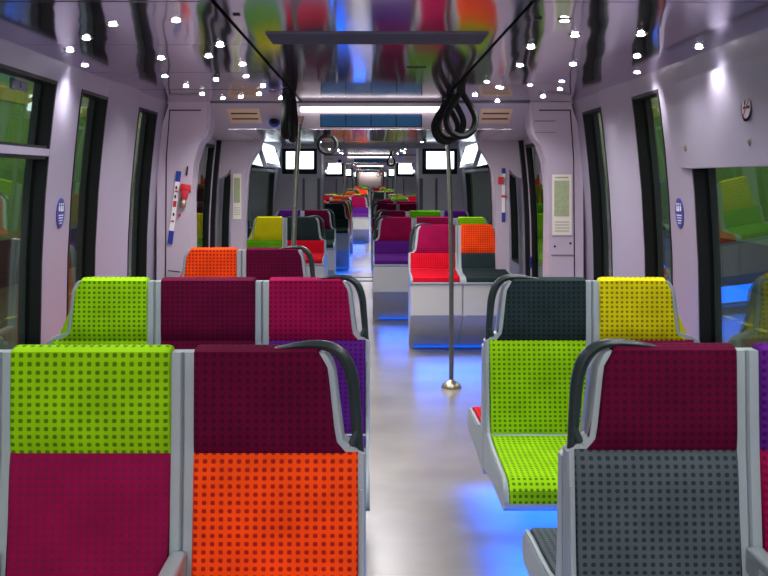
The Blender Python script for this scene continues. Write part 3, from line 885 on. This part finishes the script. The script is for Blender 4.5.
# small tag in the left top pane
bm = bmesh.new(); rbox(bm, -.006, .006, -.10, .10, -.024, .024, .004, 1)
t_ = obj('window_label', bm, M['wall']); t_.location = (-(wx(1.96)+.055), 4.30, 1.955); tag(t_, 'small pale label at the top of the left upper window pane', 'label')
bm = bmesh.new(); box(bm, .006, .0075, -.008, .008, -.012, .012); o_ = obj('black_mark', bm, M['black'], t_)

# emergency column on the left pillar (camera-facing)
Yp = 7.015
root = empty('emergency_panel', (-1.28, Yp, 1.35)); root.rotation_euler = (0, R(7), 0); tag(root, 'narrow emergency call strip with red handle on the left door pillar', 'emergency panel')
def face_boxes(name, rects, mat, parent, y=-.004, d=.004):
    if len(rects) > 1 and name != 'key_lines':
        for q in rects: face_boxes(name[:-1] if name.endswith('s') else name, [q], mat, parent, y, d)
        return
    bm = bmesh.new()
    for x0, x1, z0, z1 in rects: box(bm, x0, x1, y, y+d, z0, z1)
    return obj(name, bm, mat, parent)
def slant(rects): return rects
face_boxes('white_strip', [(-.045+.0, -.015, -.13, .20)], M['white'], root)
face_boxes('blue_ends', [(-.047, -.013, .20, .27), (-.047, -.013, -.22, -.13)], M['bluesign'], root)
face_boxes('red_marks', [(-.040, -.020, .03, .07), (.0, .02, -.03, -.01), (-.040, -.020, -.07, -.06), (-.040, -.020, .13, .14)], M['red'], root, -.007)
face_boxes('black_marks', [(-.038, -.028, .15, .17), (-.038, -.028, .09, .11), (-.034, -.024, -.03, -.01), (.02, .03, .25, .31), (-.02, .06, -.40, -.394)], M['black'], root, -.007)
bm = bmesh.new(); rbox(bm, -.005, .065, -.03, 0, .14, .19, .008, 2); rbox(bm, .01, .05, -.035, 0, .09, .15, .008, 2)
obj('red_handle', bm, M['red'], root)
bm = bmesh.new(); rbox(bm, .0, .045, -.022, 0, .03, .10, .008, 2); obj('handset', bm, M['steel'], root)

# map poster on the right pillar
root = empty('route_map', (1.285, Yp, 1.41)); tag(root, 'green and cream route map poster on the right door pillar', 'poster')
face_boxes('sheet', [(-.068, .062, -.215, .19)], M['paper'], root, -.003, .003)
face_boxes('map_area', [(-.055, .045, -.09, .15)], M['green'], root, -.005, .002)
face_boxes('header', [(-.05, .04, .165, .175)], M['green'], root, -.005, .002)
face_boxes('key_lines', [(-.05, .045, -.13-.02*i, -.124-.02*i) for i in range(4)], M['green'], root, -.005, .002)
for px, z in ((-.05, 1.12), (.055, 1.14)):
    bm = bmesh.new(); lathe(bm, [(.007, 0), (.007, .003), (.004, .004)], n=12); bmesh.ops.rotate(bm, verts=bm.verts, cent=(0, 0, 0), matrix=__import__('mathutils').Matrix.Rotation(R(90), 3, 'X'))
    o_ = obj('pillar_screw', bm, M['black']); o_.location = (1.285+px, Yp+.004, z); tag(o_, f'tiny black screw under the route map, {"left" if px < 0 else "right"} one', 'screw')
bm = bmesh.new(); box(bm, 1.21, 1.36, Yp-.001, Yp+.006, 1.06, 1.064); tn[0] += 1; struct(obj(f'trim_{tn[0]}', bm, M['vent']))
# right hood slot
bm = bmesh.new(); box(bm, 1.10, 1.24, Yp+.001, Yp+.006, 1.955, 1.960); box(bm, 1.10, 1.24, Yp+.001, Yp+.006, 1.88, 1.883); tn[0] += 1; struct(obj(f'trim_{tn[0]}', bm, M['vent']))
# far pillars: posters
root = empty('route_map', (-1.23, 9.718, 1.40)); tag(root, 'small cream notice poster on the far left door pillar', 'poster')
face_boxes('sheet', [(-.038, .038, -.20, .22)], M['paper'], root, -.003, .003); face_boxes('map_area', [(-.028, .028, -.05, .18)], M['green'], root, -.005, .002)
face_boxes('key_lines', [(-.028, .028, -.1-.02*i, -.094-.02*i) for i in range(4)], M['green'], root, -.005, .002)
root = empty('emergency_panel', (1.235, 9.718, 1.42)); tag(root, 'emergency call strip with red handle on the far right door pillar', 'emergency panel')
face_boxes('white_strip', [(-.015, .015, -.16, .2)], M['white'], root); face_boxes('blue_ends', [(-.017, .017, .2, .25), (-.017, .017, -.25, -.16)], M['bluesign'], root)
face_boxes('red_handle', [(-.05, .0, .1, .17), (-.02, .02, -.02, .0)], M['red'], root, -.02, .02)
# blue stickers on the right door leaf
st = bars_on_wall('door_sticker', 1, [(8.53, 8.63, 1.17, 1.47)], M['bluesign'], None, -.008); tag(st, 'tall blue notice strip on the right door', 'sticker')
bars_on_wall('white_print', 1, [(8.56, 8.60, 1.42-.07*i, 1.44-.07*i) for i in range(4)], M['white'], st, -.006)
st = bars_on_wall('door_sticker', 1, [(9.56, 9.63, .76, .86)], M['bluesign'], None, -.012); tag(st, 'small blue notice low on the far edge of the right door', 'sticker')

# ------------------------------------------------------------------ under-seat LED lighting + beams
def area(x, y, z, sx, sy, power, col, spread=150, rot=(0, 0, 0), name='led_glow'):
    l = bpy.data.lights.new(name, 'AREA'); l.shape = 'RECTANGLE'; l.size = sx; l.size_y = sy; l.energy = power; l.color = col; l.spread = R(spread)
    o_ = bpy.data.objects.new(name, l); COL.objects.link(o_); o_.location = (x, y, z); o_.rotation_euler = rot
    return o_
BL = (.0, .11, 1)
def led_strip(x0, x1, y, label, power, sy=.5, z=.07, h=.02, y2=None, spread=150):
    bm = bmesh.new(); rbox(bm, x0, x1, y-.015, y+.015, z, z+h, .003, 1)
    o_ = obj('led_strip', bm, M['blueled']); tag(o_, label, 'light strip', 'blue light strips under the seats')
# near half: pedestal between the paired seats
def pedestal(x0, x1, yc, label, power=6):
    root = empty('seat_pedestal', ((x0+x1)/2, yc, 0)); tag(root, label, 'pedestal', 'pedestals under the near seats')
    w = (x1-x0)/2
    bm = bmesh.new(); rbox(bm, -w, w, -.17, .17, .28, .40, .02, 2); obj('beam', bm, M['shell'], root)
    bm = bmesh.new(); s = 1 if x1 > 0 else -1
    rbox(bm, *(sorted((s*w, s*(w-.25)))), -.11, .11, 0, .30, .02, 2); obj('foot', bm, M['shell'], root)
    bm = bmesh.new(); rbox(bm, -w+.03, w-.03, -.15, -.12, .268, .281, .003, 1); rbox(bm, -w+.03, w-.03, .12, .15, .268, .281, .003, 1); obj('led_strip', bm, M['blueled'], root)
    for dy in (-.42, .42):
        a = area((x0+x1)/2-(.06 if x0 > 0 else 0), yc+dy, .27, (x1-x0), .72, power, BL, 75)
for (x0, x1, yc, l) in ((-1.40, -.16, 2.73, 'pale pedestal beam under the nearest left seats'), (-1.40, -.16, 4.59, 'pale pedestal beam under the second left row'),
                        (.58, 1.42, 2.76, 'pale pedestal beam under the nearest right seats'), (.58, 1.42, 4.59, 'pale pedestal beam under the second right row')):
    pedestal(x0, x1, yc, l, 26 if x0 > 0 else 5)
area(0, -2.50, 1.85, 2.2, .12, 52, (1, .97, .96), 170, (R(80), 0, 0), 'end_wall_lamp')  # added fill light behind the viewer, aimed at the seat fronts
area(0, PER*3+16.5, 1.9, 1.2, .3, 5, (1, .9, .75), 170, (R(60), 0, 0), 'far_end_lamp')
def high_led(x0, x1, y, label, power):
    led_strip(x0, x1, y, label, power, z=.012)
    area((x0+x1)/2, y-.50, .20, x1-x0, .30, power*.42, BL, 140, (R(-38), 0, 0))
high_led(.40, 1.28, 9.72, 'blue light strip under the first right bench beyond the doors', 16)
high_led(.10, 1.40, 11.68, 'blue light strip under the second right bench beyond the doors', 18)
high_led(.10, 1.40, 14.08, 'blue light strip under the last right bench before the gangway', 18)
high_led(-1.40, -.54, 11.78, 'blue light strip under the first left bench beyond the doors', 16)
high_led(-1.40, -.52, 14.38, 'blue light strip under the last left bench before the gangway', 16)
for k in (1, 2):
    for ri, ry in enumerate((2.7, 6.6, 10.2, 12.2, 14.2)):
        for s in (-1, 1):
            if ry < 8: e = -.38 if s < 0 else .11
            else: e = -.12 if s < 0 else .46
            x0, x1 = sorted((e, s*1.35))
            high_led(x0, x1, PER*k+ry-.12, f'blue light strip under the {ROWN[ri]} {"left" if s < 0 else "right"} bench, {ORD[k]} car', 18)
            area((e-s*.10), PER*k+ry-.1, .2, .1, .8, 4, BL, 110) 

# ------------------------------------------------------------------ hall outside
bm = bmesh.new(); box(bm, -20, 20, -8, 60, -1.0, -.95); h = obj('ground', bm, M['hallfloor']); h['kind'] = 'structure'
for s, nm in ((-1, 'left'), (1, 'right')):
    root = empty('hall_cladding', (s*8.5, 20, -.95)); tag(root, f'green and yellow cladding seen outside through the {nm} windows', 'cladding')
    bm = bmesh.new(); box(bm, *(sorted((0, s*.1))), -24, 34, 1.1, 5.6); obj('green_panel', bm, M['hallgreen'], root)
    bm = bmesh.new(); box(bm, *(sorted((-s*.02, s*.12))), -24, 34, 4.35, 4.75); obj('yellow_band', bm, M['hallyellow'], root)
    bm = bmesh.new(); box(bm, *(sorted((0, s*.1))), -24, 34, 0, 1.1); obj('dark_plinth', bm, M['dark'], root)
    bm = bmesh.new()
    for i in range(60): box(bm, *(sorted((s*6.45, s*6.58))), 2+i*.8, 2+i*.8+.45, -.949, -.94)
    t_ = obj('dashed_line', bm, M['white']); t_.data.materials[0] = M['hallyellow']; tag(t_, f'dashed yellow line on the ground outside the {nm} windows', 'marking')
    area(s*6.2, 24, 5.4, 2, 40, 1100, (1, 1, .85), 150, name='hall_lamp')

# ------------------------------------------------------------------ world, camera
w = bpy.data.worlds.new('world'); scene.world = w; w.use_nodes = True
w.node_tree.nodes['Background'].inputs[0].default_value = (.02, .025, .02, 1); w.node_tree.nodes['Background'].inputs[1].default_value = .5
cam = bpy.data.cameras.new('camera'); co = bpy.data.objects.new('camera', cam); COL.objects.link(co)
co.location = (0, 0, 1.57); co.rotation_euler = (R(90), 0, 0)
cam.sensor_width = 36; cam.lens = 1050/768*36; cam.shift_x = 14/768; cam.shift_y = -109/768
cam.clip_start = .05; cam.clip_end = 200
scene.camera = co
scene.view_settings.view_transform = 'Standard'; scene.view_settings.look = 'None'; scene.view_settings.gamma = 1
scene.view_settings.use_curve_mapping = False
scene.view_settings.exposure = 0.35
